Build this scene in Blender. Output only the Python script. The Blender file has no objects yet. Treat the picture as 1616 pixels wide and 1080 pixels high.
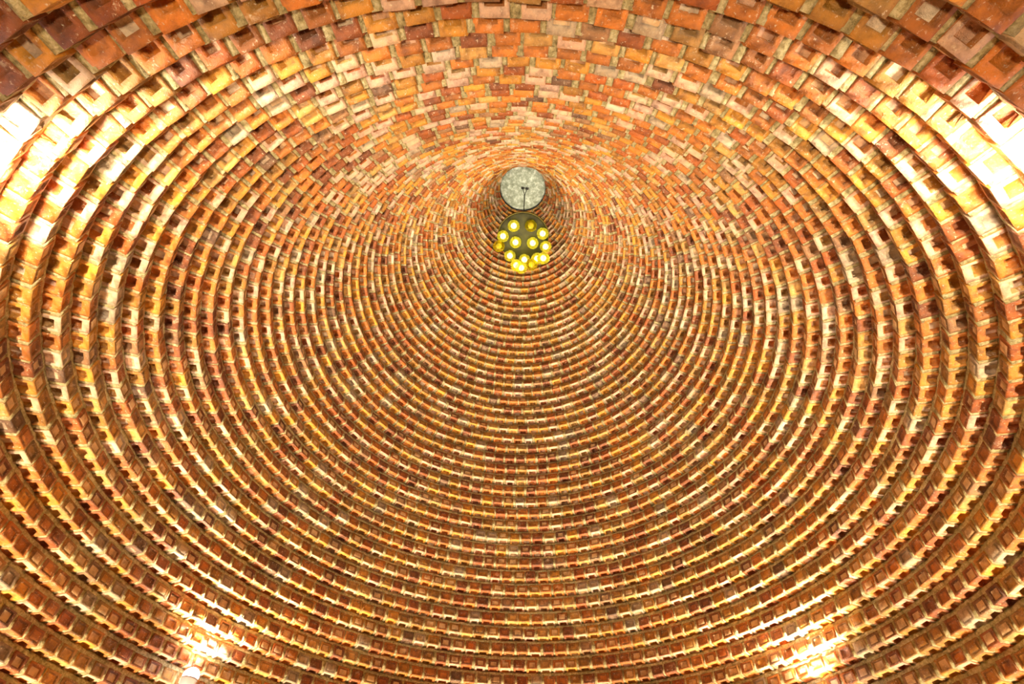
import bpy, math, random
import numpy as np
from mathutils import Matrix, Vector
R = random.Random(7)
rng = np.random.default_rng(11)
U = 0.1                       # height of one brick course in metres
sc = bpy.context.scene
COL = sc.collection
sc.view_settings.view_transform = 'Standard'
sc.view_settings.look = 'None'
sc.view_settings.gamma = 1.0
sc.view_settings.use_curve_mapping = False
sc.view_settings.exposure = 0.0

# ------------------------------------------------------------------ camera
EYE = 1.60
FPX = 750.2                    # focal length in pixels of the 1616 px wide frame
CAM = Vector((-0.2007, -2.1576, EYE))          # the axis of the vault is the world z axis
rt = Vector((0.99150233, -0.12571423, 0.03345242))
up = Vector((-0.121602, -0.80428967, 0.58166234))
fw = Vector((0.0462178, 0.58078745, 0.81274218))
cd = bpy.data.cameras.new('camera'); cam = bpy.data.objects.new('camera', cd); COL.objects.link(cam)
M = Matrix.Identity(4)
for i in range(3):
    M[i][0] = rt[i]; M[i][1] = up[i]; M[i][2] = -fw[i]; M[i][3] = CAM[i]
cam.matrix_world = M
cd.sensor_width = 36; cd.sensor_fit = 'HORIZONTAL'; cd.lens = FPX * 36 / 1616
cd.clip_start = 0.02; cd.clip_end = 60
sc.camera = cam

# ------------------------------------------------------------------ world
w = bpy.data.worlds.new('world'); sc.world = w; w.use_nodes = True
w.node_tree.nodes['Background'].inputs[0].default_value = (0.02, 0.02, 0.02, 1)
w.node_tree.nodes['Background'].inputs[1].default_value = 1.0

# ------------------------------------------------------------------ flood lamps and added fill lights
FLOODS = [(141.85, 2.215, 1.075, 1.2), (24.6, 2.185, 1.10, 1.15), (226.0, 2.21, 1.02, .9), (297.5, 2.21, 1.02, .55)]  # azimuth, radius, height over eye, strength
FLOOD_W = 125.0
FLOOR_W = 1050.0
FLOOR_R = 2.25
FLOOR_CONE = 64
LCOL = (1.0, 0.83, 0.54)
FLOOD_CONE = 155
def light(name, typ, loc, energy, colour, **kw):
    d = bpy.data.lights.new(name, typ); d.energy = energy; d.color = colour
    for k, v in kw.items(): setattr(d, k, v)
    o = bpy.data.objects.new(name, d); COL.objects.link(o); o.location = loc
    return o
# added unseen spots low by the round wall, shining up to brighten the vault
for a, part in ((-30, 1), (14, 1), (60, 1), (106, 1), (152, 1), (196, 1), (262, .35)):
    a = math.radians(a)
    o = light('floor_fill_light', 'SPOT', (FLOOR_R * math.cos(a), FLOOR_R * math.sin(a), 0.15), FLOOR_W * part, LCOL, spot_size=math.radians(FLOOR_CONE), spot_blend=1.0, shadow_soft_size=0.06)
    o.rotation_euler = Vector((-math.cos(a) * .05, -math.sin(a) * .05, 1)).to_track_quat('-Z', 'Y').to_euler()

# ------------------------------------------------------------------ node helpers
def mat(name):
    m = bpy.data.materials.new(name); m.use_nodes = True
    nt = m.node_tree; b = nt.nodes['Principled BSDF']
    return m, nt, b
def node(nt, typ, **kw):
    n = nt.nodes.new(typ)
    for k, v in kw.items():
        if k in n.inputs: n.inputs[k].default_value = v
        else: setattr(n, k, v)
    return n
def ramp(nt, stops):
    r = nt.nodes.new('ShaderNodeValToRGB'); e = r.color_ramp.elements
    while len(e) < len(stops): e.new(0.5)
    for el, (p, c) in zip(e, stops): el.position = p; el.color = (*c, 1)
    return r
def noise(nt, pos, scale, detail=4.0, rough=0.6):
    n = node(nt, 'ShaderNodeTexNoise', Scale=scale, Detail=detail, Roughness=rough)
    nt.links.new(pos, n.inputs['Vector']); return n
def mix(nt, fac, a, b, blend='MIX'):
    m = nt.nodes.new('ShaderNodeMix'); m.data_type = 'RGBA'; m.blend_type = blend
    for s, v in ((m.inputs[0], fac), (m.inputs[6], a), (m.inputs[7], b)):
        if hasattr(v, 'is_linked'): nt.links.new(v, s)
        elif isinstance(v, tuple): s.default_value = (*v, 1)
        else: s.default_value = v
    return m.outputs[2]
def bump(nt, b, h, strength, dist):
    n = node(nt, 'ShaderNodeBump', Strength=strength, Distance=dist)
    nt.links.new(h, n.inputs['Height']); nt.links.new(n.outputs[0], b.inputs['Normal'])

# fired brick: its own colour comes with each brick, plus fire marks and lime smears
brick_m, nt, b = mat('fired_brick')
pos = nt.nodes.new('ShaderNodeNewGeometry').outputs['Position']
att = node(nt, 'ShaderNodeAttribute', attribute_name='Col')
n1 = noise(nt, pos, 26, 4); n2 = noise(nt, pos, 95, 5, 0.7); n3 = noise(nt, pos, 9, 3)
r1 = ramp(nt, [(0.30, (0.32, 0.24, 0.20)), (0.52, (1.0, 1.0, 1.0)), (0.72, (1.30, 1.22, 1.05))])
nt.links.new(n1.outputs[0], r1.inputs[0])
c = mix(nt, 0.75, att.outputs['Color'], r1.outputs[0], 'MULTIPLY')
r2 = ramp(nt, [(0.60, (0, 0, 0)), (0.68, (1, 1, 1))]); nt.links.new(n2.outputs[0], r2.inputs[0])
c = mix(nt, r2.outputs[0], c, (0.62, 0.50, 0.36))
r3 = ramp(nt, [(0.59, (0, 0, 0)), (0.69, (1, 1, 1))])
n4 = noise(nt, pos, 17, 5, 0.75); nt.links.new(n4.outputs[0], r3.inputs[0])
mm = node(nt, 'ShaderNodeMath', operation='MULTIPLY'); mm.inputs[1].default_value = 0.5
nt.links.new(r3.outputs[0], mm.inputs[0])
c = mix(nt, mm.outputs[0], c, (0.66, 0.50, 0.34))
nt.links.new(c, b.inputs['Base Color'])
b.inputs['Roughness'].default_value = 0.48
b.inputs['Specular IOR Level'].default_value = 0.6
bump(nt, b, n2.outputs[0], 0.55, 0.012)

mortar_m, nt, b = mat('lime_mortar')
pos = nt.nodes.new('ShaderNodeNewGeometry').outputs['Position']
n1 = noise(nt, pos, 60, 6, 0.7); n2 = noise(nt, pos, 7, 3)
r1 = ramp(nt, [(0.3, (0.13, 0.10, 0.03)), (0.5, (0.40, 0.34, 0.17)), (0.75, (0.74, 0.68, 0.48))])
nt.links.new(n1.outputs[0], r1.inputs[0])
r2 = ramp(nt, [(0.3, (0.75, 0.72, 0.60)), (0.7, (1.15, 1.12, 1.1))]); nt.links.new(n2.outputs[0], r2.inputs[0])
c = mix(nt, 1.0, r1.outputs[0], r2.outputs[0], 'MULTIPLY')
nt.links.new(c, b.inputs['Base Color']); b.inputs['Roughness'].default_value = 0.6
bump(nt, b, n1.outputs[0], 0.8, 0.012)

slab_m, nt, b = mat('grey_stone_slab')
pos = nt.nodes.new('ShaderNodeNewGeometry').outputs['Position']
n1 = noise(nt, pos, 14, 8, 0.8)
r1 = ramp(nt, [(0.30, (0.07, 0.09, 0.06)), (0.5, (0.21, 0.25, 0.22)), (0.68, (0.55, 0.62, 0.62))])
nt.links.new(n1.outputs[0], r1.inputs[0]); nt.links.new(r1.outputs[0], b.inputs['Base Color'])
b.inputs['Roughness'].default_value = 0.7; bump(nt, b, n1.outputs[0], 0.6, 0.02)

def plain(name, col, rough=0.5, metal=0.0, emit=None, es=0.0, alpha=None):
    m, nt, b = mat(name)
    b.inputs['Base Color'].default_value = (*col, 1); b.inputs['Roughness'].default_value = rough
    b.inputs['Metallic'].default_value = metal
    if emit: b.inputs['Emission Color'].default_value = (*emit, 1); b.inputs['Emission Strength'].default_value = es
    return m
def grained(name, c0, c1, scale, rough=0.6, metal=0.0):
    m, nt, b = mat(name)
    pos = nt.nodes.new('ShaderNodeNewGeometry').outputs['Position']
    n = noise(nt, pos, scale, 6, 0.65); r = ramp(nt, [(0.3, c0), (0.7, c1)])
    nt.links.new(n.outputs[0], r.inputs[0]); nt.links.new(r.outputs[0], b.inputs['Base Color'])
    b.inputs['Roughness'].default_value = rough; b.inputs['Metallic'].default_value = metal
    bump(nt, b, n.outputs[0], 0.3, 0.01)
    return m
floor_m = grained('terracotta_floor', (0.30, 0.12, 0.05), (0.50, 0.24, 0.11), 6)
plaster_m = grained('ochre_plaster', (0.40, 0.24, 0.10), (0.62, 0.42, 0.2), 4)
amber_m = grained('dark_amber_plate', (0.006, 0.006, 0.0005), (0.035, 0.034, 0.002), 14, 0.8, 0.0)
cable_m = plain('black_cable', (0.01, 0.01, 0.01), 0.6)
rim_m = plain('dark_bronze_rim', (0.09, 0.07, 0.01), 0.4, 0.6)
brass_m = plain('old_brass', (0.35, 0.26, 0.05), 0.35, 0.9)
bulb_m = plain('lit_bulb', (1, 0.95, 0.6), 0.4, 0, (1.0, 0.95, 0.5), 9.0)
dim_m = plain('dim_bulb', (0.5, 0.42, 0.1), 0.3, 0, (1.0, 0.8, 0.2), 0.4)
body_m = plain('lamp_housing', (0.55, 0.53, 0.60), 0.4, 0.3)
lens_m = plain('lamp_lens', (1, 1, 1), 0.3, 0, (1.0, 0.96, 0.97), 25.0)
glass_m, nt, b = mat('yellow_glass')
for n in list(nt.nodes):
    if n.type == 'BSDF_PRINCIPLED': nt.nodes.remove(n)
gl = node(nt, 'ShaderNodeBsdfGlass', IOR=1.12, Roughness=0.0); gl.inputs['Color'].default_value = (0.98, 0.93, 0.30, 1)
tr = node(nt, 'ShaderNodeBsdfTranslucent'); tr.inputs['Color'].default_value = (0.95, 0.88, 0.10, 1)
ms = node(nt, 'ShaderNodeMixShader'); ms.inputs[0].default_value = 0.24
nt.links.new(gl.outputs[0], ms.inputs[1]); nt.links.new(tr.outputs[0], ms.inputs[2])
nt.links.new(ms.outputs[0], nt.nodes['Material Output'].inputs[0])

# ------------------------------------------------------------------ mesh helpers
def link(name, me, parent=None, loc=None):
    o = bpy.data.objects.new(name, me); COL.objects.link(o)
    if parent is not None: o.parent = parent
    if loc is not None: o.location = loc
    return o
def mesh(name, V, F, ms, colours=None, mi=None, smooth=False):
    """V (n,3); F (m,4) quads or list; colours: one rgb per face"""
    me = bpy.data.meshes.new(name)
    V = np.asarray(V, dtype=np.float32)
    if isinstance(F, np.ndarray):
        m_, k = F.shape
        me.vertices.add(len(V)); me.vertices.foreach_set('co', V.ravel())
        me.loops.add(m_ * k); me.loops.foreach_set('vertex_index', F.astype(np.int32).ravel())
        me.polygons.add(m_)
        me.polygons.foreach_set('loop_start', np.arange(0, m_ * k, k, dtype=np.int32))
        me.polygons.foreach_set('loop_total', np.full(m_, k, dtype=np.int32))
        me.update(calc_edges=True)
    else:
        me.from_pydata([tuple(map(float, v)) for v in V], [], F); k = None
    for m_ in (ms if isinstance(ms, (list, tuple)) else [ms]): me.materials.append(m_)
    if mi is not None: me.polygons.foreach_set('material_index', np.asarray(mi, dtype=np.int32))
    if colours is not None:
        a = me.color_attributes.new('Col', 'FLOAT_COLOR', 'CORNER')
        c = np.repeat(np.c_[colours, np.ones(len(colours))], 4, axis=0).astype(np.float32)
        a.data.foreach_set('color', c.ravel())
    if smooth: me.polygons.foreach_set('use_smooth', np.ones(len(me.polygons), dtype=bool))
    me.validate(); me.update()
    return me
def lathe(name, prof, n, m, smooth=True, closed=False, cx=0, cy=0):
    p = np.array(prof, dtype=float); k = len(p)
    a = np.arange(n) * 2 * np.pi / n
    V = np.stack([cx + p[None, :, 0] * np.cos(a)[:, None], cy + p[None, :, 0] * np.sin(a)[:, None], np.tile(p[:, 1], (n, 1))], -1).reshape(-1, 3)
    i = np.arange(n)[:, None]; j = np.arange(k if closed else k - 1)[None, :]
    F = np.stack([i * k + j, ((i + 1) % n) * k + j, ((i + 1) % n) * k + (j + 1) % k, i * k + (j + 1) % k], -1).reshape(-1, 4)
    return mesh(name, V, F, m, smooth=smooth)

# ------------------------------------------------------------------ the shape of the vault
K_TOP, K_LOW = -13, 50
PA = (6.99976, 13.39991, 3.14417, -5.3478, 6.01819, -2.56055)
def rad(k):                                    # radius of a course's lower inner edge, in course heights
    t = k / 40
    return sum(c * t ** i for i, c in enumerate(PA))
def hgt(k): return 54.566 - k                  # over the eye, in course heights
BETA = math.radians(10)
CB, SB = math.cos(BETA), math.sin(BETA)

# ------------------------------------------------------------------ one brick: x along the course, y into the wall, z up
PAL = [((0.62, 0.19, 0.016), 28), ((0.64, 0.27, 0.022), 26), ((0.50, 0.115, 0.006), 15), ((0.34, 0.085, 0.012), 10), ((0.62, 0.32, 0.075), 9),
       ((0.68, 0.50, 0.33), 6), ((0.42, 0.20, 0.08), 5), ((0.22, 0.10, 0.045), 2)]
def pick(r):
    t = r.random() * sum(p[1] for p in PAL)
    for c, w_ in PAL:
        t -= w_
        if t < 0: return np.array(c)
    return np.array(PAL[0][0])
BH, BW, BD = 0.67, 0.845, 1.25
QF = np.array([
    [0,1,9,8],[1,2,10,9],[2,3,11,10],[3,0,8,11],            # underside rim
    [8,9,13,12],[9,10,14,13],[10,11,15,14],[11,8,12,15],    # walls of the hollow
    [12,13,14,15],                                          # bottom of the hollow
    [1,0,16,17],[5,1,17,18],[4,5,18,19],[0,4,19,16],        # inner face rim
    [17,16,20,21],[18,17,21,22],[19,18,22,23],[16,19,23,20],# edge of the panel
    [21,20,23,22],                                          # panel
    [0,3,7,4],[1,5,6,2],[3,2,6,7],[4,7,6,5]])
QF = QF[:, ::-1].copy()
def make_variant(r):
    hw = BW / 2 * r.uniform(0.94, 1.06); h = BH * r.uniform(0.95, 1.04)
    V = np.zeros((24, 3))
    V[0:4] = [(-hw,0,0),(hw,0,0),(hw,BD,0),(-hw,BD,0)]
    V[4:8] = [(-hw,0,h),(hw,0,h),(hw,BD,h),(-hw,BD,h)]
    x0, x1 = -hw*r.uniform(.58,.72), hw*r.uniform(.58,.72); y0, y1 = r.uniform(.20,.28), .86
    d = r.uniform(.16,.30) if r.random() < .88 else .05
    V[8:12] = [(x0,y0,0),(x1,y0,0),(x1,y1,0),(x0,y1,0)]
    V[12:16] = [(x0*.93,y0+.03,d),(x1*.93,y0+.03,d),(x1*.93,y1-.03,d),(x0*.93,y1-.03,d)]
    ix, z0, z1 = hw*r.uniform(.62,.74), h*r.uniform(.10,.2), h*r.uniform(.80,.9); dp = r.uniform(.03,.08)*(1 if r.random()<.75 else -.6)
    V[16:20] = [(-ix,0,z0),(ix,0,z0),(ix,0,z1),(-ix,0,z1)]
    V[20:24] = [(-ix*.88,dp,z0+.03),(ix*.88,dp,z0+.03),(ix*.8,dp,z1-.05),(-ix*.8,dp,z1-.05)]
    V[:8, :] += np.array([[r.uniform(-.016,.016) for _ in range(3)] for _ in range(8)])
    base = pick(r) * r.uniform(.45, .88)
    C = np.tile(base, (22, 1))
    C[:4] = base * r.uniform(.95, 1.15)
    if r.random() < .20: C[:4] = C[:4] * .4 + np.array((.62, .46, .36)) * .6
    inn = base if r.random() < .62 else (pick(r) * .5 + np.array((.66, .50, .36)) * .5)
    C[8] = inn
    C[17] = base * r.uniform(.8, 1.1) if r.random() < .55 else base * .25 + np.array((.62, .42, .22)) * .75
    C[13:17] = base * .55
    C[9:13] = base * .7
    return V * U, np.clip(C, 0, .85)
NV = 90
VAR = [make_variant(R) for _ in range(NV)]
VV = np.stack([v for v, _ in VAR]); VC = np.stack([c for _, c in VAR])

def seen(P):
    """image size and place of a point: frame 1616 x 1080"""
    d = Vector(P) - CAM; z = d.dot(fw)
    if z < 0.02: return None
    x = 808 + FPX * d.dot(rt) / z; y = 540 - FPX * d.dot(up) / z
    return (x, y, 75.02 / z) if -6 < x < 1622 and -6 < y < 1086 else None

# lay out every brick
lay = []
for k in range(K_TOP, K_LOW + 1):
    r_, z_ = rad(k) * U, EYE + hgt(k) * U
    n = max(12, round(2 * math.pi * rad(k) / 1.035)); ph = R.uniform(0, 1)
    for i in range(n):
        a = (i + ph) * 2 * math.pi / n + R.uniform(-.05, .05) * U / r_
        rr = r_ + R.uniform(-.030, .035) * U; zz = z_ + R.uniform(-.012, .012) * U
        lean = BETA + R.uniform(-.035, .035); yaw = a + R.uniform(-.035, .035)
        er = np.array((math.cos(yaw), math.sin(yaw), 0)); et = np.array((math.sin(yaw), -math.cos(yaw), 0))
        Y = er * math.cos(lean) - np.array((0, 0, math.sin(lean))); Z = er * math.sin(lean) + np.array((0, 0, math.cos(lean)))
        T = np.array((rr * math.cos(a), rr * math.sin(a), zz))
        lay.append((k, i, n, T, np.stack([et, Y, Z], 1), R.randrange(NV), seen(T)))
big = sorted([j for j, q in enumerate(lay) if q[6]], key=lambda j: -lay[j][6][2])[:300]
single = set(big)

# ------------------------------------------------------------------ the vault, a piece of the setting
vault = lathe('ceiling', [(rad(k) * U + 1.15 * U, EYE + hgt(k) * U) for k in range(K_LOW + 1, K_TOP - 2, -1)], 96, mortar_m)
ceiling = link('ceiling', vault)
ceiling['kind'] = 'structure'; ceiling['label'] = 'tall pointed brick vault of overhanging ring courses seen from below'

course_objs = {}
def joint_ring(k, ph_list):
    """mortar of one course: the bed over the bricks and a filling block in each upright joint"""
    r_, z_ = rad(k), hgt(k); n = len(ph_list)
    step = math.hypot(rad(k) - rad(k - 1), 1.0)
    f_ = 1.0 * CB - (rad(k) - rad(k - 1)) * SB        # height of the face along its own slope
    N = 4 * n
    a = np.arange(N) * 2 * np.pi / N
    def P(y, z, a_): # local (into wall, up) -> world
        rr = r_ + y * CB + z * SB; zz = z_ - y * SB + z * CB
        return np.stack([rr * np.cos(a_), rr * np.sin(a_), zz + 0 * a_], -1) * U + np.array((0, 0, EYE))
    lo = BH - .02
    ys = (0.0, -.01, .02, 1.05)
    j = lambda s: rng.uniform(-s, s, N)
    rings = [P(1.1, lo + 0 * a, a), P(.10 + j(.03), lo + j(.03), a), P(.065 + j(.04), lo + .05 + j(.03), a), P(.055 + j(.045), (lo + f_) / 2 + .04 + j(.03), a), P(.07 + j(.04), f_ + .012 + 0 * a, a), P(1.1, f_ + .012 + 0 * a, a)]
    V = [np.stack(rings, 1).reshape(-1, 3)]; k_ = len(rings)
    i = np.arange(N)[:, None]; q = np.arange(k_)[None, :]
    F = [np.stack([i * k_ + q, ((i + 1) % N) * k_ + q, ((i + 1) % N) * k_ + (q + 1) % k_, i * k_ + (q + 1) % k_], -1).reshape(-1, 4)]
    off = len(V[0])
    for m_ in range(n):
        a0, a1 = ph_list[m_], ph_list[(m_ + 1) % n]
        if a1 < a0: a1 += 2 * math.pi
        c_ = (a0 + a1) / 2; g = (a1 - a0) - (BW - .07) / r_
        s0 = rng.uniform(.01, .07, 4); zb = rng.uniform(.0, .02, 2) + np.array((0., .10))
        g1 = (a1 - a0) - (BW - .07) / (r_ + 1.1)
        pts = []
        for (yy, zz, gg) in ((s0[0], zb[0], g), (1.1, zb[1], g1), (1.1, lo + .03, g1), (s0[1] + .01, lo + .03, g)):
            for sg in (-.5, .5): pts.append(P(yy, zz, np.array([c_ + sg * gg]))[0])
        V.append(np.array(pts))
        F.append(np.array([[0,1,3,2],[2,3,5,4],[4,5,7,6],[6,7,1,0],[0,2,4,6],[1,7,5,3]]) + off); off += 8
    return np.concatenate(V), np.concatenate(F)[:, ::-1]

by_course = {}
for j, q in enumerate(lay): by_course.setdefault(q[0], []).append(j)
var_mesh = {}
for k in range(K_LOW, K_TOP - 1, -1):
    js = by_course[k]
    ang = [math.atan2(lay[j][3][1], lay[j][3][0]) % (2 * math.pi) for j in js]
    order = sorted(range(len(js)), key=lambda t: ang[t])
    Vm, Fm = joint_ring(k, [ang[t] for t in order])
    rest = [j for j in js if j not in single]
    Vs, Fs, Cs = [Vm], [Fm], [np.full((len(Fm), 3), .5)]
    off = len(Vm)
    if rest:
        T = np.stack([lay[j][3] for j in rest]); B = np.stack([lay[j][4] for j in rest]); vi = [lay[j][5] for j in rest]
        W = np.einsum('nij,nvj->nvi', B, VV[vi]) + T[:, None, :]
        Vs.append(W.reshape(-1, 3))
        Fs.append((QF[None] + (np.arange(len(rest)) * 24)[:, None, None] + off).reshape(-1, 4))
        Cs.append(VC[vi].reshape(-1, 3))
    F = np.concatenate(Fs); mi = np.r_[np.zeros(len(Fm)), np.ones(len(F) - len(Fm))]
    o = link('brick_course', mesh('brick_course', np.concatenate(Vs), F, [mortar_m, brick_m], np.concatenate(Cs), mi), ceiling)
    o['kind'] = 'stuff'
    course_objs[k] = o
for j in sorted(single, key=lambda j: -lay[j][0]):
    k, i, n, T, B, v, _ = lay[j]
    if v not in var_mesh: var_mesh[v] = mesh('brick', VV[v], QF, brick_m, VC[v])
    o = link('brick', var_mesh[v], course_objs[k])
    m4 = Matrix.Identity(4)
    for a_ in range(3):
        for b_ in range(3): m4[a_][b_] = B[a_, b_]
        m4[a_][3] = T[a_]
    o.matrix_local = m4

# round slab that closes the vault
zt = EYE + hgt(-13.64) * U
prof = [(0, zt), (.12, zt + .001), (.25, zt - .002), (.312, zt), (.326, zt + .008), (.332, zt + .03), (.332, zt + .09), (0, zt + .09)]
slab = link('closing_slab', lathe('closing_slab', prof, 40, slab_m, smooth=False), ceiling)
slab['label'] = 'round grey stone slab closing the top of the vault'

# lower wall and floor of the room (below the frame)
zl = EYE + (hgt(K_LOW) - .15) * U; rl = rad(K_LOW) * U
wall = link('wall_round', lathe('wall_round', [(rl - .02, -0.05), (rl - .02, zl - .12), (rl - .09, zl - .10), (rl - .09, zl), (rl + .25, zl), (rl + .25, -0.05)], 96, plaster_m, smooth=False, closed=True))
wall['kind'] = 'structure'; wall['label'] = 'round ochre plastered wall under the brick vault'
fl = link('floor', lathe('floor', [(0, 0), (rl + .2, 0), (rl + .2, -.08), (0, -.08)], 64, floor_m, smooth=False))
fl['kind'] = 'structure'; fl['label'] = 'round terracotta floor under the vault'

# ------------------------------------------------------------------ small primitives
def tube(pts, r, n=8):
    pts = [Vector(p) for p in pts]; V = []; F = []
    for i, p in enumerate(pts):
        t = (pts[min(i + 1, len(pts) - 1)] - pts[max(i - 1, 0)]).normalized()
        u = t.orthogonal().normalized() if abs(t.z) < .99 else Vector((1, 0, 0)); u = (u - t * u.dot(t)).normalized(); v = t.cross(u)
        for j in range(n):
            a = 2 * math.pi * j / n; V.append(p + (u * math.cos(a) + v * math.sin(a)) * r)
    for i in range(len(pts) - 1):
        for j in range(n): F.append((i * n + j, i * n + (j + 1) % n, (i + 1) * n + (j + 1) % n, (i + 1) * n + j))
    F.append(tuple(range(n - 1, -1, -1))); F.append(tuple(range((len(pts) - 1) * n, len(pts) * n)))
    return [tuple(v) for v in V], F
def box(cx, cy, cz, sx, sy, sz, bev=0.0):
    V = []; s = 1 - bev
    for z in (-1, 1):
        for x, y in ((-1, -1), (1, -1), (1, 1), (-1, 1)): V.append((cx + x * sx / 2 * (s if z > 0 else 1), cy + y * sy / 2 * (s if z > 0 else 1), cz + z * sz / 2))
    return V, [(3, 2, 1, 0), (4, 5, 6, 7), (0, 1, 5, 4), (1, 2, 6, 5), (2, 3, 7, 6), (3, 0, 4, 7)]
def join(parts):
    V, F = [], []
    for v, f in parts:
        o = len(V); V += list(v); F += [tuple(i + o for i in q) for q in f]
    return V, F
def ball(r, n=20, m=12, z0=0, cut=0.0):
    t = np.linspace(-math.pi / 2 + 0.02, math.pi / 2 - cut - .02, m)
    return [(r * math.cos(a), z0 + r * math.sin(a)) for a in t]

# ------------------------------------------------------------------ pendant lamp
LX = 0.028
zp = EYE + 50.9 * U
lamp = bpy.data.objects.new('pendant_lamp', None); COL.objects.link(lamp); lamp.location = (LX, 0, zp)
lamp['label'] = 'round amber pendant lamp with many small glowing glass globes under the grey slab'
lamp['category'] = 'pendant lamp'
link('plate', lathe('plate', [(0, -.030), (.10, -.032), (.20, -.030), (.262, -.018), (.285, 0), (.287, .012), (.27, .03), (.18, .07), (.06, .09), (0, .092)], 48, amber_m), lamp)
link('rim', lathe('rim', [(.284, -.008), (.292, -.008), (.294, .010), (.284, .012)], 48, rim_m, closed=True), lamp)
ztop = zt - zp
v, f = tube([(0, 0, .09), (.003, 0, .5), (-.002, .003, 1.0), (0, 0, ztop - .35)], .0065)
v1, f1 = tube([(0, 0, ztop - .36), (-.010, 0, ztop - .2), (-.028, 0, ztop - .03)], .0055)
v2, f2 = tube([(0, 0, ztop - .36), (.012, 0, ztop - .2), (.032, 0.004, ztop - .03)], .0055)
V, F = join([(v, f), (v1, f1), (v2, f2)])
link('cable', mesh('cable', V, F, cable_m), lamp)
for sx in (-.028, .032):
    V, F = join([tube([(sx, 0, ztop - .05), (sx - .012, 0, ztop - .03), (sx - .012, 0, ztop - .012), (sx, 0, ztop + .002), (sx + .012, 0, ztop - .012)], .008), box(sx, 0, ztop - .004, .05, .03, .014)])
    link('ceiling_hook', mesh('ceiling_hook', V, F, cable_m), lamp)
GL = [(-1.23,-1.42,.75,1),(.64,-1.69,.75,0),(-2.27,-.05,.75,1),(-.78,.48,.75,1),(1.15,.3,.75,1),(2.08,-.97,.75,1),(2.66,.5,.8,1),(-2.6,1.0,1.2,0),
      (-1.21,2.12,.95,1),(-.4,2.41,2.55,1),(.19,2.44,2.95,1),(.5,2.38,.9,1),(1.84,1.6,1.85,1),(2.36,.63,3.6,1),(1.28,2.07,2.6,0)]
gr = .066
glass_me = lathe('glass_globe', ball(gr, cut=.5, m=11), 20, glass_m)
bulb_me = lathe('bulb', [(0.0005, -.030), (.016, -.026), (.026, -.012), (.029, .002), (.024, .018), (.014, .030), (.012, .040)], 14, bulb_m)
bulbd_me = bulb_me.copy(); bulbd_me.materials.clear(); bulbd_me.materials.append(dim_m)
neck_me = lathe('neck', [(.001, .075), (.016, .072), (.020, .060), (.028, .052), (.030, .044), (.012, .040), (.001, .040)], 14, brass_m)
for x, y, d, on in GL:
    x *= U; y *= U; d *= U
    g = link('glass_globe', glass_me, lamp, (x, y, -d))
    link('bulb', bulb_me if on else bulbd_me, g)
    link('neck', neck_me, g)
    rr = math.hypot(x, y); ins = min(1.0, .26 / rr)
    v, f = tube([(0, 0, .07), (0, 0, .07 + (d - .07) * .6), (x * (ins - 1), y * (ins - 1), d - .018)], .0035, 6)
    link('stem', mesh('stem', v, f, brass_m), g)
    ribs = []
    for t in (0, 1, 2):
        a = t * 2 * math.pi / 3 + R.uniform(0, 1)
        ribs.append(tube([((gr + .001) * math.cos(e) * math.cos(a), (gr + .001) * math.cos(e) * math.sin(a), (gr + .001) * math.sin(e)) for e in np.linspace(-1.5, .95, 9)], .0028, 4))
    V, F = join(ribs); link('cage', mesh('cage', V, F, brass_m), g)
light('pendant_light', 'POINT', (LX, 0, zp - .45), 2.0, (1.0, 0.9, 0.3), shadow_soft_size=.12)

# ------------------------------------------------------------------ flood lamps low on the vault
where = ['by the lower left edge of the photo', 'by the lower right edge of the photo', 'beyond the left edge', 'beyond the right edge']
def flood(az, r, h, pw, idx):
    a = math.radians(az)
    o = bpy.data.objects.new('flood_lamp', None); COL.objects.link(o)
    o.location = (r * math.cos(a), r * math.sin(a), EYE + h); o.rotation_euler = (0, 0, a)
    o['category'] = 'flood lamp'; o['group'] = 'flood lamps low on the vault'
    o['label'] = 'small round flood lamp with a frosted bulb ' + where[idx]
    link('housing', lathe('housing', [(0, -.045), (.030, -.045), (.040, -.038), (.043, -.010), (.047, -.004), (.047, .004), (0, .004)], 20, body_m, smooth=False), o)
    link('frosted_bulb', lathe('frosted_bulb', [(.042, .004), (.046, .016), (.043, .034), (.030, .050), (.014, .058), (.0005, .060)], 20, lens_m), o)
    V, F = join([box(.075, 0, -.030, .10, .022, .012), box(.12, 0, -.03, .012, .06, .05)])
    link('bracket', mesh('bracket', V, F, body_m), o)
    l = light('flood_light', 'SPOT', (o.location.x, o.location.y, o.location.z + .09), FLOOD_W * pw, (1.0, 0.86, 0.64), spot_size=math.radians(FLOOD_CONE), spot_blend=.8, shadow_soft_size=.035)
    d = Vector((-math.cos(a) * .35, -math.sin(a) * .35, 1)).normalized()
    l.rotation_euler = d.to_track_quat('-Z', 'Y').to_euler()
for i, (az, r, h, pw) in enumerate(FLOODS): flood(az, r, h, pw, i)
